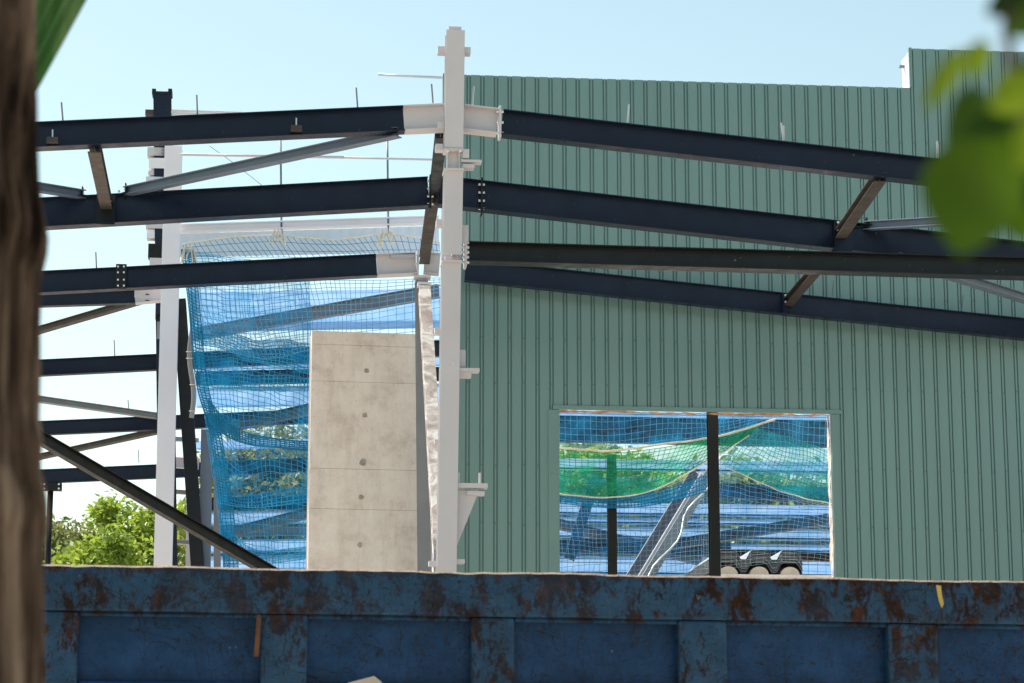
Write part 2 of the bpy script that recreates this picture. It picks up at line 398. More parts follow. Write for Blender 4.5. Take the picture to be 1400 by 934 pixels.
strut('grey brace falling right below the level beam at the right edge', P(1225, 352, D2), P(1480, 433, D3 - .25), .2, .15, BLUEGREY, BG, 'brace')
strut('brown brace climbing right to the pale beam end on the left white column', P(-30, 476, D5 - 1), P(205, 407, D4), .15, .15, BROWNST, BG, 'brace')
strut('pale grey brace falling right to the left white column', P(-30, 534, D5 + 1), P(222, 570, D6), .2, .15, GREYST, BG, 'brace')
strut('brown brace crossing behind the long black diagonal at the left', P(-30, 643, D7 - 2), P(222, 588, D6), .16, .15, BROWNST, BG, 'brace')
t = strut('long black diagonal brace falling right across the left white column', P(30, 584, 38.5), P(420, 811, 42), .16, .19, BLACK, None, 'diagonal_brace')

# --- the tall white column
def column(name, label, foot_px, segs, d, b, h, mat, cat='column', group=None):
    """segs: [(x_top, y_top, x_bot, y_bot)]; the last one runs on to the ground"""
    x0, y0, x1, y1 = segs[-1]; A = P(x0, y0, d); B = P(x1, y1, d)
    foot = B + (B - A) * (B.z / (A.z - B.z)); foot.z = 0
    t = thing(name, foot, label, cat, group)
    for i, (xa, ya, xb, yb) in enumerate(segs):
        A = P(xa, ya, d); B = P(xb, yb, d)
        if i == len(segs) - 1: B = foot
        MB().ibeam(A, B, h, b, N, .02, .014).build('shaft', mat, t, bevel=.005)
    plate(t, 'base_plate', foot + Z * .015, b * .8, h * .8, .015, mat)
    return t
DC = D1 - .12
t = column('white_column', 'tall white steel column in the middle, standing above everything, with stub plates down its sides', None,
           [(622, 45, 619.5, 206), (619.5, 234, 617.5, 351), (616.5, 362, 610, 775)], DC, .29, .30, PRIMER)
WCOL = t
# cap, splices
plate(t, 'cap', P(621.5, 42, DC), .10, .10, .035, PRIMER)
for (x, y) in ((619.5, 236), (616.5, 361)):
    plate(t, 'splice_plate', P(x, y, DC) + N * .02, .155, .20, .014, PRIMER)
for (x0, y0, x1, y1) in ((619.5, 206, 619.5, 234), (617, 351, 617, 362)):
    MB().ibeam(P(x0, y0, DC), P(x1, y1, DC), .20, .10, T, .02, .014).build('spigot', PRIMER, t)
bolts(t, [P(x, y, DC) + N * .16 for x in (611, 628) for y in (211,)], N)
plate(t, 'splice_plate', P(619.5, 208, DC) + N * .01, .15, .165, .012, PRIMER)
def stub(x0, x1, y, hz=.055, dep=.09, yo=0):
    A = P(x0, y, DC); B = P(x1, y, DC); c = (A + B) / 2
    plate(t, 'stub_plate', c + N * yo, (B - A).length / 2, dep, hz, PRIMER)
for s in ((598, 611, 70, .05), (631, 643, 71, .05), (598, 607, 173, .05), (595, 606, 203, .05), (632, 641, 212, .07), (630, 658, 222, .02), (632, 648, 229, .03),
          (596, 608, 306, .05), (594, 606, 453, .04), (594, 604, 604, .02), (591, 602, 727, .02), (586, 606, 771, .035), (608, 635, 768, .03)):
    stub(*s)
plate(t, 'stub_plate', P(636, 320, DC), .05, .01, .14, PRIMER)
plate(t, 'stub_plate', P(632, 490, DC), .05, .01, .13, PRIMER); stub(624, 655, 507, .025, .1); stub(624, 644, 513, .045, .06)
stub(624, 666, 665, .035, .1); stub(638, 662, 675, .03, .08)
for x in (627, 656): plate(t, 'stub_plate', P(x, 655, DC), .014, .05, .09, PRIMER)
A, B, C_ = P(624, 671, DC), P(655, 671, DC), P(624, 748, DC)
MB().add([A + N * .02, B + N * .02, C_ + N * .02, A - N * .02, B - N * .02, C_ - N * .02], [(0, 1, 2), (5, 4, 3), (0, 3, 4, 1), (1, 4, 5, 2), (2, 5, 3, 0)]).build('gusset', PRIMER, t)
bolts(t, [P(618.5, 500, DC) + N * .151], N, .012)

# --- slanting white prop and grey column in front of the concrete wall
t = column('grey_column', 'grey steel column at the right edge of the bare concrete wall', None, [(576, 384, 580, 775)], D3, .24, .24, GREYST)
plate(t, 'cap', P(577, 380, D3), .16, .15, .02, PRIMER)
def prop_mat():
    m, t_, p = base_mat('sun_streaked_prop', .5, .4)
    c = ramp(t_, nz(t_, 2.2, 6, .7, (1, 1, .8), dist=1.2), [(.38, (.30, .24, .205)), (.5, (.42, .36, .32)), (.60, (.66, .62, .58))])  # pale stops paint wavy streaks of sunlight into the colour
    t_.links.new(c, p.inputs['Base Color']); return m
A = P(580, 392, D3 - .5); B = P(603, 775, D1 + 1.2); B2 = B + (B - A) * (B.z / (A.z - B.z)); B2.z = 0
t = thing('white_prop', B2, 'slanting white prop with painted sun-streaks, leaning between the concrete wall and the tall white column', 'prop')
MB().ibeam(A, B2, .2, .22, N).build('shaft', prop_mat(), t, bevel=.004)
plate(t, 'cap', A + Z * .03, .13, .14, .03, WHITE)

# --- left white column and the steel behind it
t = column('white_column', 'left white column, its foot behind the rusty rim beside the treetops', None, [(237.5, 202, 223, 770)], D4 - .3, .36, .32, WHITE)
t = column('dark_mast', 'dark post with small brackets standing up behind the left white column above the rafters', None, [(222, 128, 226, 470)], D5 - 1.2, .40, .34, NAVY)
DM = D5 - 1.2
plate(t, 'cap', P(222, 130, DM) + N * .0, .22, .19, .03, DARK)
for x in (211, 233): plate(t, 'cap', P(x, 128, DM), .045, .19, .06, DARK)
for i, (x0, x1, y, hz, m) in enumerate(((199, 226, 156, .06, BROWNST), (202, 226, 210, .10, PRIMER), (204, 226, 226, .12, WHITE), (203, 225, 239, .05, PRIMER), (200, 224, 246, .03, PALE),
                          (200, 224, 312, .05, PRIMER), (201, 224, 322, .10, WHITE), (203, 224, 345, .16, BLACK), (205, 224, 360, .08, PRIMER), (213, 222, 420, .3, GREYST), (214, 222, 436, .08, BLACK), (215, 222, 454, .2, GREYST))):
    A = P(x0, y, DM); B = P(x1, y, DM)
    plate(t, 'bracket', (A + B) / 2 + N * .02 * (i % 3), (B - A).length / 2, .15, hz, m)
t = column('dark_prop', 'dark leaning prop just right of the left white column', None, [(245, 410, 262, 655)], D5 - .8, .30, .25, DARK)
t = column('grey_column', 'pale grey column in the gap between the left white column and the blue net', None, [(263, 655, 262, 770)], D5 + .2, .26, .25, PRIMER)
t = column('blue_grey_column', 'blue grey column at the left edge of the blue net', None, [(283, 588, 280, 770)], D5 - .6, .26, .25, BLUEGREY)
t = column('grey_column', 'slim grey column right behind the lower left edge of the blue net', None, [(297, 640, 297, 770)], D5 + .6, .16, .2, GREYST)
a = [P(262 + 3 * math.sin(i * .5), 400 + i * 9, D4 + 1.2) for i in range(20)]
t = thing('cable_bundle', a[-1], 'grey cable bundle with tie loops hanging beside the upper left edge of the blue net', 'cable')
MB().tube(a, .055, 8).build('cable', GREYST, t, smooth=True)
for i in (4, 9, 10, 14, 18):
    MB().tube([a[i] + Vector((math.cos(q) * .07, math.sin(q) * .07, .01 * math.sin(q))) for q in [j * math.pi / 5 for j in range(11)]], .008, 5).build('tie_loop', ROPE, t)
for i, (y, lab) in enumerate(((600, 'topmost'), (632, 'second from the top'), (672, 'second from the bottom'), (740, 'lowest'))):
    member('side_rail', 'pale short rail between the left white column and the grey column, ' + lab, 'rail', P(226, y, D5 - .2), P(272, y + 3, D5 - .2), .24 if i == 1 else .1, .1, (PALE, WHITE, PRIMER, PRIMER)[i], 'short side rails by the left column', kind='C')
member('purlin', 'short pale purlin end beside the dark mast, just above the top left rafter', 'purlin', P(233, 154, DM), P(330, 157, DM + 1), .11, .08, WHITE, None, kind='C')
# thin black post with its head plate under the lowest rafter
foot = P(66, 768, D7); foot.z = 0
t = thing('black_post', foot, 'thin black post with a bolted head plate, in front of the treetops at the left', 'post')
MB().tube([foot, P(69, 672, D7)], .085, 12).build('shaft', BLACK, t, smooth=True)
hp = plate(t, 'head_plate', P(71, 666, D7), .28, .12, .11, BLACK)
bolts(hp, [P(x, y, D7) + N * .125 for x in (61, 81) for y in (663, 669)], N, .03)

# ------------------------------------------------------------------ white roof edge with guard rail
RE = 49.0
t = member('roof_edge_beam', 'pale roof edge beam above the blue net with a white sheet below it', 'beam', P(246, 313, RE), P(600, 301, RE), .16, .2, WHITE, None)
m_ = MB(); A, B, C_, D_ = P(246, 320, RE), P(600, 309, RE), P(600, 345, RE), P(246, 352, RE)
n_ = N * .01
# shallow corrugated sheet
cols = 90; vs = []; fs = []
for i in range(cols + 1):
    u = i / cols; o = N * (.018 if i % 4 < 2 else 0)
    vs += [A.lerp(B, u) + o, D_.lerp(C_, u) + o]
for i in range(cols): fs.append((2 * i, 2 * i + 1, 2 * i + 3, 2 * i + 2))
m_.add(vs, fs).build('fascia_sheet', PALE, t)
t = thing('guard_rail', P(384, 318, RE), 'thin guard rail of posts and one tube standing on the roof edge above the net', 'guard rail')
for x in (384, 530): MB().tube([P(x + 1, 320, RE), P(x - .5, 186, RE)], .022, 8).build('post', BLUEGREY, t, smooth=True)
MB().tube([P(247, 212, RE) + N * .04, P(470, 216, RE) + N * .04], .03, 8).build('rail', PRIMER, t, smooth=True)
MB().tube([P(462, 216, RE) + N * .04, P(604, 219.5, RE) + N * .04], .024, 8).build('rail', PRIMER, t, smooth=True)
tag(MB().tube([P(517, 102, DW + .5), P(606, 106.5, DW + .5)], .028, 8).build('pipe', PALE, None, smooth=True), 'thin blue grey pipe sticking out left from the top of the green wall', 'pipe')
tag(MB().tube([P(287, 200, RE + .5), P(318, 222, RE + .5), P(350, 247, RE + .5), P(368, 262, RE + .5)], .006, 4).build('wire', DARK, None), 'thin wire slanting behind the long brace at the upper left', 'wire')

# ------------------------------------------------------------------ concrete wall
CW = D3 + .9
def concrete_wall():
    rw = R(9.5); T = Vector((math.cos(rw), math.sin(rw), 0)); N = Vector((math.sin(rw), -math.cos(rw), 0)); kw = math.tan(rw)
    def P(px, py, d, k=None): return P0(px, py, d + .31 * 1.0, kw)
    tl, tr_ = P(427, 452, CW), P(572, 459, CW); top = tl.z; xl = tl.dot(T); xr = tr_.dot(T) + .3
    foot = Vector((tl.x, tl.y, 0)).lerp(Vector((tr_.x, tr_.y, 0)), .5)
    t = thing('concrete_wall', foot, 'bare cast concrete wall with joints and dark tie holes beside the blue net', 'wall')
    dep = .55
    o = Vector((tl.x, tl.y, 0)); ln = xr - xl
    seams = [top] + [P(500, y, CW).z for y in (473, 523, 642, 697)] + [0]
    m = MB(); g_ = .005
    m.obox(o + T * ln / 2 - N * (dep / 2 + .02) + Z * (top / 2 - .01), T * ln / 2, N * dep / 2, Z * (top / 2 - .01))
    m.build('core', CONC, t)
    m = MB()
    for i in range(len(seams) - 1):
        a, b = seams[i], seams[i + 1] + g_
        m.obox(o + T * ln / 2 - N * (.01 - .002 * (i % 2)) + Z * (a + b) / 2, T * (ln / 2 + .003), N * .012, Z * (a - b) / 2)
    m.build('face', CONC, t, bevel=.003)
    for (x, y, r) in ((501, 507, .055), (499, 568, .05), (496, 632, .075), (494, 680, .05), (492, 745, .05)):
        c = P(x, y, CW) + N * .009
        k = MB(); n = 14; rr = [r * random.uniform(.75, 1.2) for _ in range(n)]
        k.add([c + (T * math.cos(2 * math.pi * j / n) + Z * math.sin(2 * math.pi * j / n)) * rr[j] for j in range(n)] +
              [c - N * .03 + (T * math.cos(2 * math.pi * j / n) + Z * math.sin(2 * math.pi * j / n)) * rr[j] for j in range(n)],
              [tuple(range(n))] + [(j, (j + 1) % n, n + (j + 1) % n, n + j) for j in range(n)])
        k.build('tie_hole', CONC_D, t)
concrete_wall()

# ------------------------------------------------------------------ green clad wall
def green_wall():
    k0 = P(606, 101, DW); O = Vector((0, DW, 0))
    def sx(px, py): return (P(px, py, DW) - O).dot(T)
    x0 = sx(606.5, 300); xo0 = sx(764, 660); xo1 = sx(1139, 660); xp = sx(1247, 110); x1 = sx(1560, 300)
    zt = P(900, 110, DW).z; zo = P(950, 560, DW).z; zp = P(1300, 68, DW).z
    t = thing('clad_wall', O + T * (x0 + x1) / 2, 'tall green wall of ribbed metal cladding with a large opening', 'wall')
    pitch = P(1000, 300, DW); pitch = 19.45 * DW / F / math.cos(ROT) * 1.0
    keys = [(0, 0), (.655, 0), (.70, -.034), (.735, -.034), (.775, -.008), (.88, -.008), (.92, -.034), (.955, -.034), (1.0, 0)]
    def prof(a, b):
        def h(x):
            q = ((x - x0) / pitch + .05) % 1.0
            for (u0, h0), (u1, h1) in zip(keys, keys[1:]):
                if u0 <= q <= u1: return h0 + (h1 - h0) * (q - u0) / (u1 - u0)
            return 0
        xs = {a, b}
        for i in range(int((a - x0) / pitch) - 2, int((b - x0) / pitch) + 3):
            for (u0, h0) in keys[:-1]:
                x = x0 + (i + u0 - .05) * pitch
                if a < x < b: xs.add(x)
        return [(x, h(x + 1e-7)) for x in sorted(xs)]
    m = MB(); th = .0012
    def patch(a, b, za, zb):
        pr = prof(a, b); vs = []; fs = []
        for (x, y) in pr:
            for z in (za, zb): vs.append(O + T * x + N * y + Z * z)
        for i in range(len(pr) - 1): fs.append((2 * i, 2 * i + 2, 2 * i + 3, 2 * i + 1))
        m.add(vs, fs)
    patch(x0, xo0, 0, zt); patch(xo0, xo1, zo, zt); patch(xo1, xp, 0, zt); patch(xp, x1, 0, zp)
    for py_, xa, xb in ((188, x0, x1), (293, x0, x1), (405, x0, x1), (468, x0, x1), (530, x0, x1), (640, x0, xo0 - .3), (640, xo1 + .2, x1), (720, x0, xo0 - .3), (720, xo1 + .2, x1)):
        z = P(1000, py_, DW).z
        for i in range(int((xa - x0) / pitch) + 1, int((xb - x0) / pitch)):
            x = x0 + (i + .8275 - .05) * pitch
            if xa < x < xb: m.obox(O + T * x + N * -.004 + Z * (z + random.uniform(-.02, .02)), T * .008, N * .006, Z * .010, 1)     # screw heads
    c = m.build('cladding', [GREEN, paint('dulled_screw', (.05, .09, .085), .5, .2, 3)], t)
    so = c.modifiers.new('sheet thickness', 'SOLIDIFY'); so.thickness = .004; so.offset = -1
    # inner liner
    m = MB(); back = -.26
    def slab(a, b, za, zb, ya=-.08, yb=back):
        m.obox(O + T * (a + b) / 2 + N * (ya + yb) / 2 + Z * (za + zb) / 2, T * (b - a) / 2, N * abs(ya - yb) / 2, Z * (zb - za) / 2)
    slab(x0 + .02, xo0 - .02, 0, zt - .03); slab(xo0 - .02, xo1 + .02, zo + .03, zt - .03); slab(xo1 + .02, xp - .02, 0, zt - .03); slab(xp - .02, x1, 0, zp - .03)
    m.build('core_panel', PALE, t)
    # parapet return, lit by the sun, and end flashing
    def bx(name, mat, a, b, za, zb, ya, yb, bev=.003):
        k = MB(); k.obox(O + T * (a + b) / 2 + N * (ya + yb) / 2 + Z * (za + zb) / 2, T * (b - a) / 2, N * abs(ya - yb) / 2, Z * (zb - za) / 2); return k.build(name, mat, t, bevel=bev)
    bx('parapet_return', WHITE, xp - .035, xp - .022, zt - .3, zp - .06, -.05, -.62)
    bx('corner_flashing', TRIMG, xp - .05, xp + .012, zt + .004, zp + .015, .012, -.045)
    bx('bracket', GREYST, xp - .13, xp - .037, zp - .26, zp - .22, -.4, -.5)
    bx('edge_flashing', TRIMG, x0 - .03, x0 - .004, 0, zt + .012, .014, -.26)
    # opening trims
    bx('head_flashing', TRIMG, xo0 - .11, xo1 + .22, zo - .045, zo + .035, .035, -.03)
    bx('side_flashing', TRIMG, xo0 - .20, xo0 + .01, 0, zo - .05, .022, -.04)
    bx('side_flashing', TRIMG, xo1 - .006, xo1 + .12, 0, zo - .05, .022, -.04)
    # reveals with torn foam
    k = MB(); n = 130; vs = []; fs = []
    for i in range(n + 1):
        x = xo0 + .01 + (xo1 - xo0 - .02) * i / n
        for j in range(7):
            y = -.045 - .22 * j / 6
            q = noise.noise(Vector((x * 2.2, y * 4, 3.1))) * .5 + noise.noise(Vector((x * 9, y * 9, 1.7))) * .35
            z = zo - .02 - .07 * max(0, .45 + q)
            vs.append(O + T * x + N * y + Z * z)
    for i in range(n):
        for j in range(6): fs.append((i * 7 + j, (i + 1) * 7 + j, (i + 1) * 7 + j + 1, i * 7 + j + 1))
    k.add(vs, fs).build('foam_edge', FOAM, t)
    k = MB(); n = 110; vs = []; fs = []
    for i in range(n + 1):
        z = zo - .05 - (zo - .05) * i / n
        for j in range(7):
            y = -.045 - .22 * j / 6
            q = noise.noise(Vector((z * 2.2, y * 4, 8.1))) * .5 + noise.noise(Vector((z * 8, y * 9, 5.7))) * .4
            vs.append(O + T * (xo1 - .008 - .06 * max(0, .4 + q)) + N * y + Z * z)
    for i in range(n):
        for j in range(6): fs.append((i * 7 + j, (i + 1) * 7 + j, (i + 1) * 7 + j + 1, i * 7 + j + 1))
    k.add(vs, fs).build('foam_edge', FOAMW, t)
    bx('jamb_lining', DARK, xo0 + .011, xo0 + .02, 0, zo - .055, -.05, -.26)
    return t
green_wall()

# ------------------------------------------------------------------ inside: posts, beams, rails, nets
IG = 'posts seen inside the opening'
def ipost(px, y_top, d, wpx, label):
    top = P(px, y_top, d); foot = Vector((top.x, top.y, 0)); b = wpx * d / F
    t = thing('black_post', foot, label, 'post', IG)
    MB().ibeam(foot + Z * .02, top, b, b, N, .02, .014).build('shaft', BLACK, t, bevel=.004)
    plate(t, 'base_plate', foot + Z * .01, b * .8, b * .8, .01, BLACK)
ipost(973, 520, DW + 1.0, 14, 'tall black post in the middle of the opening, from its head to the rusty rim')
ipost(836, 622, DW + 2.9, 12, 'shorter black post in the left half of the opening, its top behind the green net')
BGp = 'dark beams seen through the opening'
def ibeam_px(label, a, b, d, h, mat=NAVY, d2=None, group=BGp, name='floor_beam', kind='I', bw=.2):
    return member(name, label, 'beam', P(*a, d), P(*b, d2 or d), h, bw, mat, group, kind=kind)
ibeam_px('broad dark blue beam right under the head of the opening, behind the white rope', (690, 585, ), (1210, 596), 56, .62)
ibeam_px('dark beam to the right of the black post, under the green net', (975, 671), (1230, 680), 60, .36)
ibeam_px('dark level beam low behind the bundle of deck sheets', (975, 757), (1210, 765), 53, .18, BLACK)
ibeam_px('dark beam at the lower left of the opening', (690, 745), (1000, 752), 62, .34, NAVY)
ibeam_px('blue grey sloping beam falling right at the lower left of the opening', (700, 700), (960, 768), 58, .24, NAVY, 66)
ibeam_px('grey sloping beam climbing right in the right half of the opening', (900, 748), (1230, 694), 60, .24, DARK, 54)
ibeam_px('steep blue grey strut at the left of the opening', (808, 672), (778, 765), 58, .26, NAVY)
# the broad twisted strut
A, B = P(962, 645, 54), P(868, 800, 51)
t = thing('raking_strut', B, 'broad grey raking strut with a pale lit flange, climbing to the middle black post', 'strut')
MB().ibeam(A, B, .42, .36, (T + N * .7).normalized(), .02, .016).build('beam', BLUEGREY, t, bevel=.004)
MB().bar(A.lerp(B, .05) + N * .24, A.lerp(B, .98) + N * .24, .14, .02, (T * .5 + N).normalized()).build('flange', PRIMER, t)
pts = [A.lerp(B, i / 14) + N * .3 + T * (.22 + .10 * math.sin(i * .9)) for i in range(15)]
MB().tube(pts, .02, 6).build('hose', ZINC, t, smooth=True)
# horizontal pale rails of the far side
RLG = 'pale horizontal rails of the far side'
rl = [(690, 1300, 570, .18), (690, 1300, 637, .30), (690, 1300, 697, .32), (690, 1300, 713, .16), (690, 1300, 729, .30), (690, 1300, 748, .2), (690, 1300, 774, .50)]
where = ['topmost pale rail of the far side, half hidden by the head of the opening', 'pale rail crossing behind the green net in the opening', 'pale rail just below the green net in the opening',
         'slim pale rail between two wider ones in the opening', 'pale rail crossing behind the grey sloping beam in the opening', 'slim pale rail second from the bottom of the opening', 'lowest pale rail in the opening, behind the bundle of deck sheets']
for (xa, xb, y, h), lab in zip(rl, where):
    d = 72; A = P(xa, y, d); B = P(xb, y, d); B.z = A.z = P((xa + xb) / 2, y, d).z
    t = member('side_rail', lab, 'rail', A, B, h * 1.1, .14, GLAZED, RLG, kind='C', up=LEAN)
    for q, r_, mt in ((-.5, .035, DARK), (.12, .014, BLUEGREY), (.32, .014, BLUEGREY)):
        MB().tube([A + N * .03 + LEAN * h * 1.1 * q, B + N * .03 + LEAN * h * 1.1 * q], r_, 6).build('edge_trim', mt, t)
rl2 = [(420, .95, GLAZED, 'pale sheet rail just under the rafter that crosses the blue net'), (447, .16, GLAZED, 'slim pale rail level with the top of the concrete wall'), (492, .46, GLAZED, 'pale rail behind the blue net below the top of the concrete wall'),
       (516, .40, NAVY, 'dark rail behind the upper part of the blue net'), (541, .56, GLAZED, 'pale rail behind the blue net between two dark ones'), (606, .22, GLAZED, 'pale rail behind the blue net where the treetops begin to show'),
       (637, .22, GLAZED, 'pale rail between treetops behind the blue net'), (688, .36, NAVY, 'dark rail low behind the blue net'), (706, .36, GLAZED, 'pale rail below the dark one low behind the blue net'),
       (727, .24, BLUEGREY, 'blue grey rail near the bottom of the blue net'), (745, .34, GLAZED, 'wide pale rail second from the bottom of the blue net'), (768, .40, GLAZED, 'lowest pale rail behind the blue net at the rusty rim')]
for y, h, m, lab in rl2:
    d = 74; A = P(268, y + 2, d); B = P(610, y - 4, d)
    member('side_rail', lab, 'rail', A, B, h * 1.1, .14, m, 'rails seen through the blue net', kind='C', up=LEAN if m is GLAZED else Z)
for lab, a, b, d, h, m in (('blue grey slanting beam climbing right behind the upper net to the slanting prop', (262, 458), (600, 398), 57, .3, BLUEGREY),
                    ('dark slanting beam low behind the blue net', (318, 728), (440, 697), 64, .26, BLACK),
                    ('dark slanting beam in the middle of the blue net', (285, 590), (440, 556), 60, .26, DARK)):
    member('slanting_beam', lab, 'beam', P(*a, d), P(*b, d - 4), h, .16, m, 'beams seen through the blue net')

# platform that carries the bundle of deck sheets
DB = DW + 3.6
zb = P(1030, 787.5, DB).z
m = MB(); c = P(1060, 787, DB); c.z = zb - .12
tag(m.obox(c + T * 1.9 - N * 1.2, T * 3.3, N * 1.6, Z * .11).build('platform_slab', CONC, None), 'concrete platform inside the opening under the bundle of deck sheets', 'platform')
def deck_bundle():
    a = P(970, 785, DB); b = P(1096, 785, DB); O_ = Vector(((a.x + b.x) / 2, (a.y + b.y) / 2, zb))
    t = thing('deck_bundle', O_, 'bundle of dark ribbed deck sheets with three humps at the opening', 'deck sheets')
    L = (b - a).length; nl = 9; ph = L / 3; x_s = -L / 2
    fl = .36; 
    def h(u):
        q = (u - .12 * L / L) % 1.0
        return 0
    def zig(off, hh):
        pts = [(-L / 2, 0)]
        for i in range(3):
            c0 = -L / 2 + L * (.2 + .335 * i); w1, w2 = .27, .15
            pts += [(c0 - w1, 0), (c0 - w2 - .03, hh * .8), (c0 - w2 + .02, hh), (c0 + w2 - .02, hh), (c0 + w2 + .03, hh * .8), (c0 + w1, 0)]
        pts.append((L / 2, 0))
        return pts
    for l in range(nl):
        pr = zig(0, .20); z0 = .06 + l * .032
        j = random.uniform(-.03, .03)
        for nm, mt, dj, sa, sb in (('deck_sheet', BLACK, 0, 0, .021), ('deck_sheet', ZINC, .006, .0215, .0265)):
            vs = []; fs = []; m = MB()
            for (x, z) in pr:
                for y, dz in ((j + dj, sa), (j + dj, sb), (-3.5, sb), (-3.5, sa)): vs.append(O_ + T * x + N * y + Z * (z + z0 + dz))
            n = len(pr)
            for i in range(n - 1):
                for q in range(4): fs.append((i * 4 + q, i * 4 + (q + 1) % 4, (i + 1) * 4 + (q + 1) % 4, (i + 1) * 4 + q))
            fs += [(0, 1, 2, 3), ((n - 1) * 4, (n - 1) * 4 + 3, (n - 1) * 4 + 2, (n - 1) * 4 + 1)]
            m.add(vs, fs).build(nm, mt, t)
    for i in range(3):
        c0 = -L / 2 + L * (.2 + .335 * i); m = MB(); n = 10
        arc = [(c0 + math.cos(math.pi * q / n) * .2, .02 + math.sin(math.pi * q / n) * .17) for q in range(n + 1)]
        vs = [O_ + T * x + N * y + Z * z for y in (.05, -1) for (x, z) in arc]
        fs = [(q, q + 1, n + 2 + q, n + 1 + q) for q in range(n)] + [tuple(range(n + 1)), tuple(range(n + 1, 2 * n + 2))[::-1]]
        m.add(vs, fs).build('timber_packer', STONE, t)
deck_bundle()

# ------------------------------------------------------------------ nets
def lerp_pts(pts, u):
    n = len(pts) - 1; x = min(max(u, 0), 1) * n; i = min(int(x), n - 1); f = x - i
    # Catmull-Rom for soft sag
    p0, p1, p2, p3 = (pts[max(i - 1, 0)], pts[i], pts[i + 1], pts[min(i + 2, n)])
    r = []
    for a, b, c, d in zip(p0, p1, p2, p3):
        r.append(.5 * ((2 * b) + (c - a) * f + (2 * a - 5 * b + 4 * c - d) * f * f + (3 * b - a - 3 * c + d) * f ** 3))
    return r
def net(name, label, cat, rows, d, cell, wire, mat, seed=0, ripple=.12, group='safety nets', cloth=None, rope=None, rope_rows=(0,), skew=0, fold=0, ripf=1.0):
    """rows: lists of photo points for successive curves of the sheet, hung at depth d"""
    W = max((P(*r[0], d) - P(*r[-1], d)).length for r in rows); H = max((P(*rows[0][i], d) - P(*rows[-1][i], d)).length for i in (0, -1))
    nu = max(4, int(W / cell)); nv = max(3, int(H / cell))
    def pt(u, v):
        cu = [lerp_pts(r, u) for r in rows]; x, y = lerp_pts(cu, v)
        q = noise.noise(Vector((u * W * .9 * ripf + seed * 7.3, v * H * .5 * ripf, seed))) + .5 * noise.noise(Vector((u * W * 2.7 * ripf, v * H * 1.1 * ripf + seed * 3.1, seed + 5)))
        q2 = noise.noise(Vector((u * W * .7 + seed, v * H * .7, seed + 11)))
        p = P(x, y, d) + N * (ripple * q + fold * math.sin(v * H * 3.2 + q2 * 3) * .5)
        p += Z * (.35 * ripple * q2 * min(1, 6 * v) ) + T * (.3 * ripple * q * min(1, 6 * u) * min(1, 6 * (1 - u)))
        return p
    G = [[pt(i / nu, j / nv) for i in range(nu + 1)] for j in range(nv + 1)]
    tops = [G[0][i] for i in range(nu + 1)]
    t = thing(name, min((p for r in G for p in r), key=lambda p: p.z), label, cat, group)
    m = MB()
    def strip(pts):
        m.tube(pts, wire, 3, cap=False)
    for j in range(nv + 1): strip([G[j][i] + Z * skew * (i % 2) * .3 * cell for i in range(nu + 1)])
    for i in range(nu + 1): strip([G[j][i] + Z * skew * (i % 2) * .3 * cell for j in range(nv + 1)])
    m.build('mesh_cords', mat, t)
    if cloth:
        c = MB(); vs = [p - N * .03 for r in G for p in r]; fs = [(j * (nu + 1) + i, j * (nu + 1) + i + 1, (j + 1) * (nu + 1) + i + 1, (j + 1) * (nu + 1) + i) for j in range(nv) for i in range(nu)]
        c.add(vs, fs).build('fine_netting', cloth, t, smooth=True)
    if rope:
        for q in rope_rows:
            MB().tube([p + N * .02 for p in G[0 if q == 0 else nv]], rope, 6).build('border_rope', ROPE, t, smooth=True)
    return t
DN = D3 + 2.3
net('safety_net', 'top strip of blue net tied up under the pale roof edge above the rafter', 'net',
    [[(250, 335), (310, 326), (380, 322), (455, 328), (528, 321), (600, 331)], [(256, 352), (330, 352), (400, 352), (480, 350), (540, 350), (602, 349)]], DN - .4, .11, .006, NET_BLUE, 1, .12, rope=.014)
net('safety_net', 'large blue net hanging in the bay left of the concrete wall, gathered in folds', 'net',
    [[(252, 345), (300, 352), (350, 356), (420, 356)], [(262, 440), (310, 450), (360, 455), (424, 452)], [(276, 530), (320, 520), (370, 540), (424, 560)], [(284, 600), (330, 640), (370, 640), (424, 650)], [(308, 775), (340, 772), (380, 775), (424, 775)]],
    DN, .105, .0065, NET_CYAN, 2, .42, fold=.22, cloth=CLOTH_B2)
net('safety_net', 'pale blue net stretched above the concrete wall under the rafter', 'net',
    [[(262, 385), (350, 384), (420, 384), (500, 383), (606, 380)], [(270, 430), (350, 432), (430, 430), (500, 425), (606, 410)], [(300, 480), (370, 490), (430, 478), (500, 470), (606, 465)]], DN - .5, .11, .006, NET_LIGHT, 3, .14)
net('safety_net', 'bundled blue net swag drooping from the upper left to the edge of the concrete wall', 'net',
    [[(285, 545), (310, 575), (340, 592), (380, 600), (424, 604)], [(286, 575), (312, 596), (340, 607), (380, 612), (424, 618)]], DN - .6, .07, .012, NET_BLUE, 4, .1, cloth=CLOTH_B)
net('safety_net', 'wrinkled blue net edge bunched down beside the grey columns', 'net',
    [[(248, 342), (256, 342), (266, 346)], [(258, 420), (264, 425), (274, 430)], [(268, 520), (274, 522), (284, 524)], [(288, 600), (294, 605), (304, 605)], [(300, 690), (306, 690), (318, 690)], [(306, 780), (316, 780), (326, 780)]],
    DN - .35, .06, .011, NET_BLUE, 5, .16, cloth=CLOTH_B)
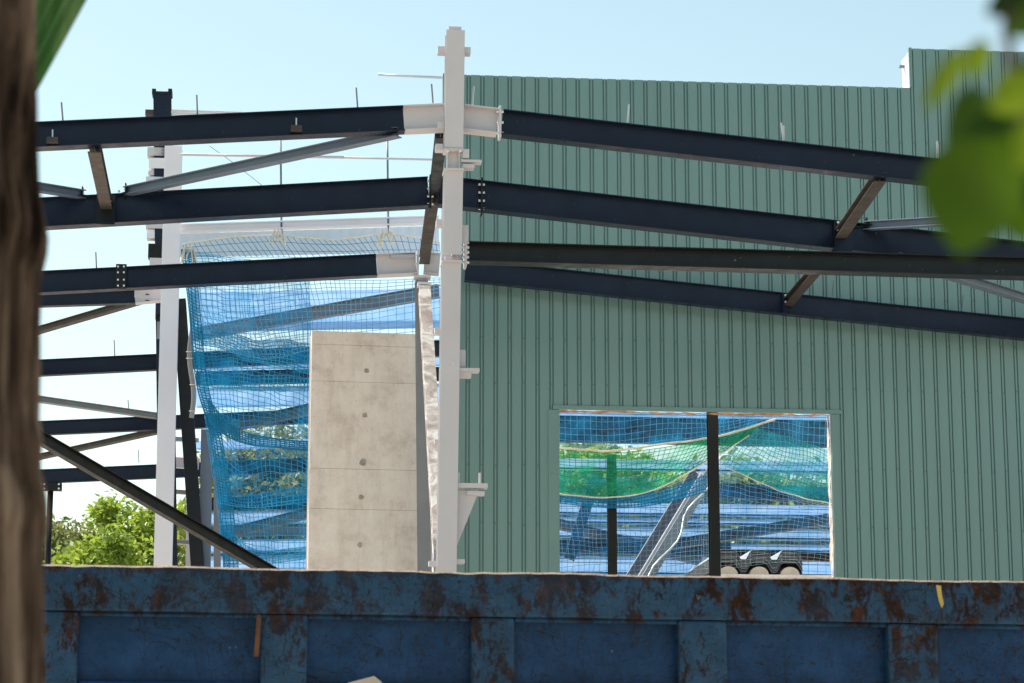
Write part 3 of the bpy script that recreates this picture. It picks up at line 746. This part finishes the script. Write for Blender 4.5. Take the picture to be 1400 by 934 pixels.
for sd_, rws, lab in ((6, [[(272, 447), (310, 455), (350, 462), (390, 466), (424, 470)], [(274, 462), (310, 472), (350, 484), (390, 490), (424, 496)], [(276, 475), (310, 484), (350, 500), (390, 506), (424, 512)]], 'upper blue net swag bunched level with the top of the concrete wall'),
        (7, [[(276, 508), (310, 508), (350, 512), (390, 514), (424, 518)], [(278, 532), (310, 530), (350, 530), (390, 532), (424, 536)]], 'middle blue net swag bunched along a dark rail behind it'),
        (8, [[(296, 668), (330, 676), (370, 672), (424, 664)], [(300, 690), (330, 692), (370, 694), (424, 690)]], 'low blue net swag drawn across the dark rail above the diagonal beam'),
        (9, [[(300, 716), (325, 738), (360, 752), (424, 748)], [(302, 740), (325, 756), (360, 768), (424, 766)]], 'lowest blue net swag piled at the bottom of the bay')):
    net('safety_net', lab, 'net', rws, DN - .3, .075, .009, NET_CYAN, sd_, .3, fold=.2, cloth=CLOTH_B, ripf=1.6)
for i, (x, y, lab) in enumerate(((258, 344, 'cream rope knot at the upper left corner of the blue net'), (380, 322, 'cream rope knot tying the net under the guard rail post'), (528, 321, 'cream rope knot tying the net near the ridge strut'))):
    m = MB(); c = P(x, y, DN - .5)
    for q in range(7):
        a_ = random.uniform(0, 6.28); m.tube([c, c + Vector((math.cos(a_) * .1, random.uniform(-.05, .05), math.sin(a_) * .1 + .03)), c + Vector((math.cos(a_) * .17, 0, -.12 - random.random() * .15))], .013, 5)
    tag(m.build('rope_knot', ROPE, None, smooth=True), lab, 'rope', 'rope knots on the nets')
DI = DW + 1.9
net('safety_net', 'blue net across the top of the opening with a sagging cream rope edge', 'net',
    [[(740, 560), (830, 560), (920, 560), (1000, 560), (1075, 560)], [(740, 590), (830, 592), (920, 585), (1000, 576), (1066, 566)], [(740, 610), (830, 618), (920, 608), (1000, 592), (1058, 574)]], DI, .105, .0042, NET_LIGHT, 11, .22, fold=.1, cloth=CLOTH_B2, rope=.024, rope_rows=(1,))
net('safety_net', 'green net sagging below the cream rope in the left half of the opening', 'net',
    [[(740, 612), (830, 619), (920, 610), (1000, 593), (1040, 582)], [(740, 645), (830, 650), (910, 636), (985, 610), (1032, 588)], [(740, 672), (830, 681), (900, 668), (970, 630), (1024, 596)]], DI + .2, .09, .006, NET_GREEN, 12, .2, cloth=CLOTH_G, rope=.014, rope_rows=(1,))
net('safety_net', 'teal and green net draped down to the right jamb of the opening', 'net',
    [[(1035, 585), (1070, 595), (1105, 608), (1155, 626)], [(1010, 605), (1060, 625), (1105, 640), (1155, 655)], [(985, 640), (1040, 662), (1095, 680), (1155, 692)]], DI + .5, .09, .006, NET_GREEN, 13, .2, cloth=CLOTH_T, rope=.012, rope_rows=(1,))
net('safety_net', 'white net hanging over the upper right corner of the opening', 'net',
    [[(985, 556), (1050, 558), (1100, 560), (1155, 562)], [(985, 600), (1050, 606), (1100, 612), (1155, 620)], [(985, 640), (1050, 644), (1100, 650), (1155, 655)]], DI + .3, .105, .0038, NET_LIGHT, 14, .24, fold=.12, cloth=CLOTH_T2)
net('safety_net', 'white net hanging down the lower left half of the opening', 'net',
    [[(740, 668), (800, 676), (860, 676), (930, 655), (985, 630)], [(740, 730), (800, 735), (860, 735), (930, 728), (985, 720)], [(740, 800), (800, 800), (860, 800), (930, 800), (985, 800)]], DI + 1.7, .105, .0022, NET_WHITE, 15, .3, fold=.15)
net('safety_net', 'white net hanging down the lower right half of the opening', 'net',
    [[(960, 640), (1020, 655), (1090, 680), (1155, 692)], [(960, 710), (1020, 715), (1090, 722), (1155, 730)], [(960, 775), (1020, 772), (1090, 768), (1155, 775)]], DI + 1.2, .105, .0022, NET_WHITE, 16, .3, fold=.15)
net('safety_net', 'blue netting slung behind the green net, low in the left half of the opening', 'net',
    [[(740, 675), (830, 683), (900, 672), (965, 650)], [(740, 685), (830, 695), (900, 690), (965, 672)]], DI + .8, .08, .011, NET_BLUE, 17, .1, cloth=CLOTH_B)

net('safety_net', 'faint blue net furthest back inside the opening, behind the raking strut', 'net',
    [[(740, 640), (830, 650), (920, 650), (1000, 640), (1155, 650)], [(740, 720), (830, 715), (920, 722), (1000, 716), (1155, 720)], [(740, 800), (830, 800), (920, 800), (1000, 800), (1155, 800)]], DI + 6.5, .13, .005, NET_BLUE, 19, .3, fold=.2, cloth=CLOTH_F)

# ------------------------------------------------------------------ trees behind
def tree(name, label, loc, h, cr, mat, seed, n=5200, group='trees behind the site', leaf=.22, clumps=34, low=.25):
    rnd = random.Random(seed); t = thing(name, loc, label, 'tree', group); L = Vector(loc)
    m = MB(); m.tube([L, L + Z * h * .3 + Vector((.2, 0, 0)), L + Z * h * .62 + Vector((-.1, .2, 0)), L + Z * h * .9], [h * .024, h * .018, h * .01, .03], 9)
    cs = []
    for i in range(clumps):
        a = rnd.uniform(0, 6.283); zz = rnd.uniform(low, 1); rad = cr * math.sqrt(max(0.05, 1 - ((zz - .55) / .55) ** 2)) * rnd.uniform(.35, 1.0)
        c = L + Vector((math.cos(a) * rad, math.sin(a) * rad, h * zz * .96)); cs.append((c, rnd.uniform(.2, .4) * cr))
        if i % 3 == 0:
            b0 = L + Z * h * min(.75, zz * .7); m.tube([b0, b0.lerp(c, .5) + Z * .2, c], [h * .009, h * .006, .02], 6)
    m.build('trunk', BARK, t, smooth=True)
    k = MB()
    for i in range(n):
        c, r = cs[rnd.randrange(len(cs))]
        d = Vector((rnd.gauss(0, 1), rnd.gauss(0, 1), rnd.gauss(0, .8))); d = d.normalized() * r * rnd.random() ** .4 * (1.25 if rnd.random() < .12 else 1)
        p = c + d; a = Vector((rnd.gauss(0, 1), rnd.gauss(0, 1), rnd.gauss(0, .6))).normalized(); b = a.cross(Vector((rnd.gauss(0, 1), rnd.gauss(0, 1), rnd.gauss(0, 1)))).normalized()
        s = leaf * rnd.uniform(.6, 1.3)
        k.add([p - a * s, p + b * s * .42, p + a * s, p - b * s * .42], [(0, 1, 2, 3)])
    k.build('crown', mat, t)
    return t
def at(px, d): q = P(px, 700, d, 0); return (q.x, q.y, 0)
def hgt(py, d): return P(700, py, d, 0).z
tree('broadleaf_tree', 'bright yellow green tree just left of the left white column', at(180, 92), hgt(672, 92), 2.35, FOL_A, 1, 26000, leaf=.17, clumps=120, low=.4)
tree('broadleaf_tree', 'duller olive tree behind the thin black post at the left', at(96, 96), hgt(706, 96), 2.6, FOL_B, 2, 18000, leaf=.15, clumps=90, low=.4)
tree('broadleaf_tree', 'low bright tree between the olive tree and the tall bright one', at(140, 88), hgt(728, 88), 2.2, FOL_A, 3, 14000, leaf=.15, clumps=70, low=.4)
tree('broadleaf_tree', 'olive tree seen through the blue net beside the concrete wall', at(380, 100), hgt(585, 100), 4.6, FOL_B, 4, 22000, leaf=.22, clumps=90, low=.35)
tree('broadleaf_tree', 'green tree seen low through the left part of the blue net', at(318, 104), hgt(622, 104), 3.2, FOL_A, 5, 14000, leaf=.2, clumps=60, low=.35)
for i, (px, py, cr, mat, lab) in enumerate(((770, 618, 3.2, FOL_A, 'bright tree behind the left edge of the opening'), (835, 612, 3.4, FOL_A, 'bright tree behind the green net and the shorter black post'),
        (905, 625, 3.2, FOL_B, 'olive tree seen left of the middle black post'), (985, 640, 3.0, FOL_A, 'green tree right behind the middle black post'), (1050, 648, 3.2, FOL_B, 'olive tree seen in the right half of the opening'), (1115, 640, 3.2, FOL_A, 'green tree behind the right jamb of the opening'))):
    tree('broadleaf_tree', lab, at(px, 98 + 3 * (i % 3)), hgt(py - 16, 98), cr * 1.1, mat, 20 + i, 20000, leaf=.22, clumps=90, low=.35)

def wood():
    rnd = random.Random(3); k = MB()
    for i in range(60):
        x = rnd.uniform(-55, 55); y = -rnd.uniform(6, 26) - abs(x) * .12; h = rnd.uniform(13, 19)
        k.tube([(x, y, 0), (x, y, h * .6)], [.28, .12], 6, 1)
        for c in range(16):
            a = rnd.uniform(0, 6.28); zz = rnd.uniform(.12, 1); rr = 3.6 * math.sqrt(max(.05, 1 - ((zz - .5) / .55) ** 2)) * rnd.uniform(.2, 1)
            cc = Vector((x + math.cos(a) * rr, y + math.sin(a) * rr, h * zz))
            for q in range(26):
                p = cc + Vector((rnd.gauss(0, .7), rnd.gauss(0, .7), rnd.gauss(0, .6)))
                u = Vector((rnd.gauss(0, 1), rnd.gauss(0, 1), rnd.gauss(0, .6))).normalized(); v = u.cross(Vector((rnd.gauss(0, 1), rnd.gauss(0, 1), rnd.gauss(0, 1)))).normalized()
                k.add([p - u * .5, p + v * .25, p + u * .5, p - v * .25], [(0, 1, 2, 3)])
    o = k.build('wood', [FOL_B, BARK], None, origin=(0, -15, 0)); tag(o, 'dense leafy wood standing behind the viewer, away from the site', 'wood', None, 'stuff')
wood()

# ------------------------------------------------------------------ rusty blue skip in front
def skip():
    kc = math.tan(R(9.4)); d0 = 12.0; tv = Vector((1, kc, 0)).normalized(); nv = Vector((tv.y, -tv.x, 0))
    O = Vector((0, d0, 0))
    def q(px, py): return P(px, py, d0, kc)
    def s(px): return (q(px, 850) - O).dot(tv)
    zt = q(700, 783).z; zr = q(700, 843.5).z; zbp = q(250, 926).z - .02
    sl, sr = s(-40), s(1600)
    t = thing('skip_container', O, 'rusty blue steel skip with framed side panels, in the foreground along the bottom', 'skip')
    def bx(m, a, b, za, zb, ya, yb): return m.obox(O + tv * (a + b) / 2 + nv * (ya + yb) / 2 + Z * (za + zb) / 2, tv * abs(b - a) / 2, nv * abs(ya - yb) / 2, Z * (zb - za) / 2)
    # body: side plate, back, ends, floor
    m = MB(); bx(m, sl, sr, .25, zt - .03, -.085, -.10); bx(m, sl, sr, .25, zt - .03, -2.35, -2.37)
    bx(m, sl, sl + .02, .25, zt - .03, -.10, -2.35); bx(m, sr - .02, sr, .25, zt - .03, -.10, -2.35); bx(m, sl, sr, .2, .25, -.085, -2.37)
    m.build('body', RUST_PANEL, t)
    # top rail with a dented lip
    m = MB(); n = 260; vs = []; fs = []
    for i in range(n + 1):
        x = sl + (sr - sl) * i / n
        dz = .007 * noise.noise(Vector((x * 2.1, 0, 0))) + .005 * noise.noise(Vector((x * 11, 3, 0))); dy = .012 * noise.noise(Vector((x * 1.3, 7, 0)))
        for (y, z) in ((-.09, zr - .002), (-.004, zr), (0, zr + .012), (.002, (zr + zt) / 2), (0, zt - .007), (-.012, zt + .002), (-.13, zt), (-.135, zt - .05)):
            vs.append(O + tv * x + nv * (y + dy) + Z * (z + dz * (1 if z > zr + .1 else .35)))
    for i in range(n):
        for j in range(7): fs.append((i * 8 + j, (i + 1) * 8 + j, (i + 1) * 8 + j + 1, i * 8 + j + 1))
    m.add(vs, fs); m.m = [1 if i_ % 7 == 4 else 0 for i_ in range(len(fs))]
    m.build('top_rail', [RUST_RIM, paint('sunlit_lip', (.42, .30, .22), .6, .35, 9, (.10, .04, .02), .60)], t, smooth=False)  # lip's light tan paints in the sunlit edge line, with rust flecks
    m = MB(); bx(m, sl, sr, zt - .03, zt - .002, -2.25, -2.38); bx(m, sl, sr, zr + .1, zt - .03, -2.372, -2.39); m.build('top_rail', RUST_RIM, t)
    for (a, b) in ((-40, 108), (358, 421), (645, 704), (928, 994), (1214, 1282), (1500, 1570)):
        m = MB(); bx(m, s(a), s(b), .25, zr - .004, -.084, -.006); m.build('post', RUST_RIM, t, bevel=.012)
    for (a, b) in ((108, 358), (421, 645), (704, 928), (994, 1214), (1282, 1500)):
        m = MB(); bx(m, s(a) + .005, s(b) - .005, zbp - .9, zbp, -.084, -.02); m.build('lower_rail', RUST_PANEL, t, bevel=.012)
        m = MB(); A = O + tv * (s(a) + .004) + nv * -.03 + Z * (zr - .012); B = O + tv * (s(b) - .004) + nv * -.03 + Z * (zr - .012)
        m.tube([A, A.lerp(B, .3), A.lerp(B, .7), B], .012, 6).build('weld_bead', RUST_RIM, t)
    A, B = q(354, 842) + nv * .01, q(350, 898) + nv * .02
    MB().tube([A, A.lerp(B, .5) + nv * .015, B], .013, 8).build('hook_bar', RUST, t, smooth=True)
    m = MB(); pts = [(1279, 800), (1286, 801), (1287, 812), (1290, 826), (1287, 832), (1283, 822), (1281, 812)]
    m.add([q(x, y) + nv * .006 for x, y in pts], [tuple(range(len(pts)))]).build('paint_run', YELLOW, t)
    wl = MB()
    for x in (s(200), s(1200)):
        for y in (-.4, -2.0):
            c = O + tv * x + nv * y + Z * .11; wl.tube([c - tv * .15, c + tv * .15], .11, 14)
    wl.build('roller', RUST, t, smooth=True)
skip()
# pale board leaning on the skip, only its tip in the picture
A = P(503, 927, 11.4, 0); B = Vector((A.x - .25, A.y - .75, 0))
m = MB(); ax = (A - B).normalized(); sd = Vector((1, 0, 0)); nn = ax.cross(sd).normalized()
pr = [(-.07, 0), (.07, 0)]
m.add([B - sd * .08, B + sd * .08, A + sd * .07 - ax * .03, A + sd * .03, A - sd * .09 - ax * .035] + [v - nn * .025 for v in (B - sd * .08, B + sd * .08, A + sd * .07 - ax * .03, A + sd * .03, A - sd * .09 - ax * .035)],
      [(0, 1, 2, 3, 4), (9, 8, 7, 6, 5), (0, 5, 6, 1), (1, 6, 7, 2), (2, 7, 8, 3), (3, 8, 9, 4), (4, 9, 5, 0)])
tag(m.build('board', STONE, None), 'pale board tip in front of the rusty blue skip at the bottom edge', 'board')

# ------------------------------------------------------------------ near trunk, strap leaf, near leaves
def near_trunk():
    d = 3.0; r0 = .21; foot = Vector((P(52, 900, d, 0).x - r0, d, 0))
    edge = [(-300, 42), (0, 44), (230, 45), (270, 50), (310, 59), (335, 57), (375, 46), (470, 43), (560, 43), (600, 49), (640, 47), (680, 56), (715, 58), (740, 54), (850, 54), (934, 55), (1150, 60), (1900, 80)]
    def ex(y):
        for (a, b), (c, e) in zip(edge, edge[1:]):
            if a <= y <= c: return b + (e - b) * (y - a) / (c - a)
        return edge[-1][1] if y > 0 else edge[0][1]
    t = thing('tree', foot, 'rough brown tree trunk very close to the camera along the left edge', 'tree')
    rows, seg = 300, 220; top = P(0, -350, d, 0).z; m = MB(); vs = []; fs = []
    for i in range(rows + 1):
        z = top * i / rows; vpt = Vector((0, d, z)) - CAM
        py = 467 - F * vpt.dot(UP) / vpt.dot(FW); px = ex(py)
        xe = P(px, py, d, 0).x; cx = xe - r0
        for j in range(seg):
            a = 2 * math.pi * j / seg
            q = noise.noise(Vector((math.cos(a) * 7, math.sin(a) * 7, z * 1.6)))
            q2 = noise.noise(Vector((math.cos(a) * 18, math.sin(a) * 18, z * 5 + 4)))
            r = r0 * (1 + .06 * q) + .008 * q2 - .016 * max(0, 1 - abs(q) * 6)
            vs.append(Vector((cx + math.cos(a) * r, d + math.sin(a) * r, z)))
    for i in range(rows):
        for j in range(seg): fs.append((i * seg + j, i * seg + (j + 1) % seg, (i + 1) * seg + (j + 1) % seg, (i + 1) * seg + j))
    m.add(vs, fs).build('trunk', BARK, t, smooth=True)
    rnd = random.Random(5); k = MB(); br = MB()   # crown, above the frame
    tp = Vector((foot.x, d, top))
    for b in range(7):
        a = rnd.uniform(0, 6.28); e = tp + Vector((math.cos(a) * 1.6, math.sin(a) * 1.6, rnd.uniform(1.2, 3)))
        br.tube([tp - Z * .3, tp.lerp(e, .5) + Z * .3, e], [.12, .06, .02], 8)
        for i in range(500):
            p = e + Vector((rnd.gauss(0, .6), rnd.gauss(0, .6), rnd.gauss(0, .45)))
            u = Vector((rnd.gauss(0, 1), rnd.gauss(0, 1), rnd.gauss(0, .6))).normalized(); v = u.cross(Vector((rnd.gauss(0, 1), rnd.gauss(0, 1), rnd.gauss(0, 1)))).normalized()
            k.add([p - u * .06, p + v * .03, p + u * .06, p - v * .03], [(0, 1, 2, 3)])
    br.build('limbs', BARK, t, smooth=True); k.build('crown', FOL_A, t)
near_trunk()

def strap_leaf():
    d = 4.2; rows = 40; cols = 28; vs = []; fs = []; m = MB()
    for i in range(rows + 1):
        u = i / rows; y = 150 - 420 * u
        xr = 34 + 82 * (150 - y) / 150; wd = (75 + 70 * u) * d / F
        e = P(xr, y, d, 0)
        for j in range(cols + 1):
            v = j / cols
            fold = .010 * abs((v * 5.0) % 1 - .5) * 2
            vs.append(e + Vector((-v * wd, .05 * v + fold, .02 * v)))
    for i in range(rows):
        for j in range(cols): fs.append((i * (cols + 1) + j, i * (cols + 1) + j + 1, (i + 1) * (cols + 1) + j + 1, (i + 1) * (cols + 1) + j))
    o = m.add(vs, fs).build('palm_leaf', PALM, None)
    so = o.modifiers.new('thickness', 'SOLIDIFY'); so.thickness = .003
    tag(o, 'green pleated palm leaf hanging down behind the trunk in the top left corner', 'leaf')
strap_leaf()

def near_branch():
    rt = P(1480, -120, 1.15, 0)
    t = thing('leafy_branch', rt, 'blurred leafy twig hanging into the top right corner close to the camera', 'branch')
    stem = [P(1480, -120, 1.15, 0), P(1385, -20, 1.13, 0), P(1376, 40, 1.12, 0), P(1384, 95, 1.12, 0), P(1400, 170, 1.13, 0), P(1415, 250, 1.15, 0)]
    MB().tube(stem, [.004, .003, .0025, .0022, .002, .0015], 8).build('twig', BARK, t, smooth=True)
    def leaf(base, tip, wpx, d, mat, dz=0, fold=.25, d2=None):
        a = P(*base, d, 0); b = P(*tip, d2 or d, 0); L = (b - a).length; ax = (b - a).normalized(); sd = ax.cross(Vector((0, 1, 0))).normalized(); nn = sd.cross(ax)
        W = wpx * d / F / 2; rows = 16; m = MB(); vs = []; fs = []
        for i in range(rows + 1):
            u = i / rows
            w_ = W * (math.sin(math.pi * min(1, u ** .62)) ** .8 if 0 < u < 1 else .02)
            for j in range(-3, 4):
                v = j / 3
                back = -.14 * L * max(0, 1 - u * 5) * abs(v)
                vs.append(a + ax * (u * L + back) + sd * v * w_ + nn * (fold * abs(v) * w_ + .05 * L * math.sin(u * 3)))
        for i in range(rows):
            for j in range(6): fs.append((i * 7 + j, i * 7 + j + 1, (i + 1) * 7 + j + 1, (i + 1) * 7 + j))
        m.add(vs, fs).build('leaf', mat, t, smooth=True)
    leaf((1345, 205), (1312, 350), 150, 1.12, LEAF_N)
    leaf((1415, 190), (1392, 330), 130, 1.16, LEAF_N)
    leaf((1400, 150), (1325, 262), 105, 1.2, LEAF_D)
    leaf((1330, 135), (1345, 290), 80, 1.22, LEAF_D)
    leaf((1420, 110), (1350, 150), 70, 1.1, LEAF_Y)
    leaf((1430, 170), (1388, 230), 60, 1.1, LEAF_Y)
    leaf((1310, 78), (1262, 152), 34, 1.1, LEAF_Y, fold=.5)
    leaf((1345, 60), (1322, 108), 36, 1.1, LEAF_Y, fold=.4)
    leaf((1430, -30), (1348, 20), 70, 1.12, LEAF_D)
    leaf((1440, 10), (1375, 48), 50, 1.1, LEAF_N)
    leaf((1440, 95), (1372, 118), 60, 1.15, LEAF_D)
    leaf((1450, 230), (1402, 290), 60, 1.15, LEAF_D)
near_branch()
for o in bpy.data.objects:
    if '_org' in o: del o['_org']
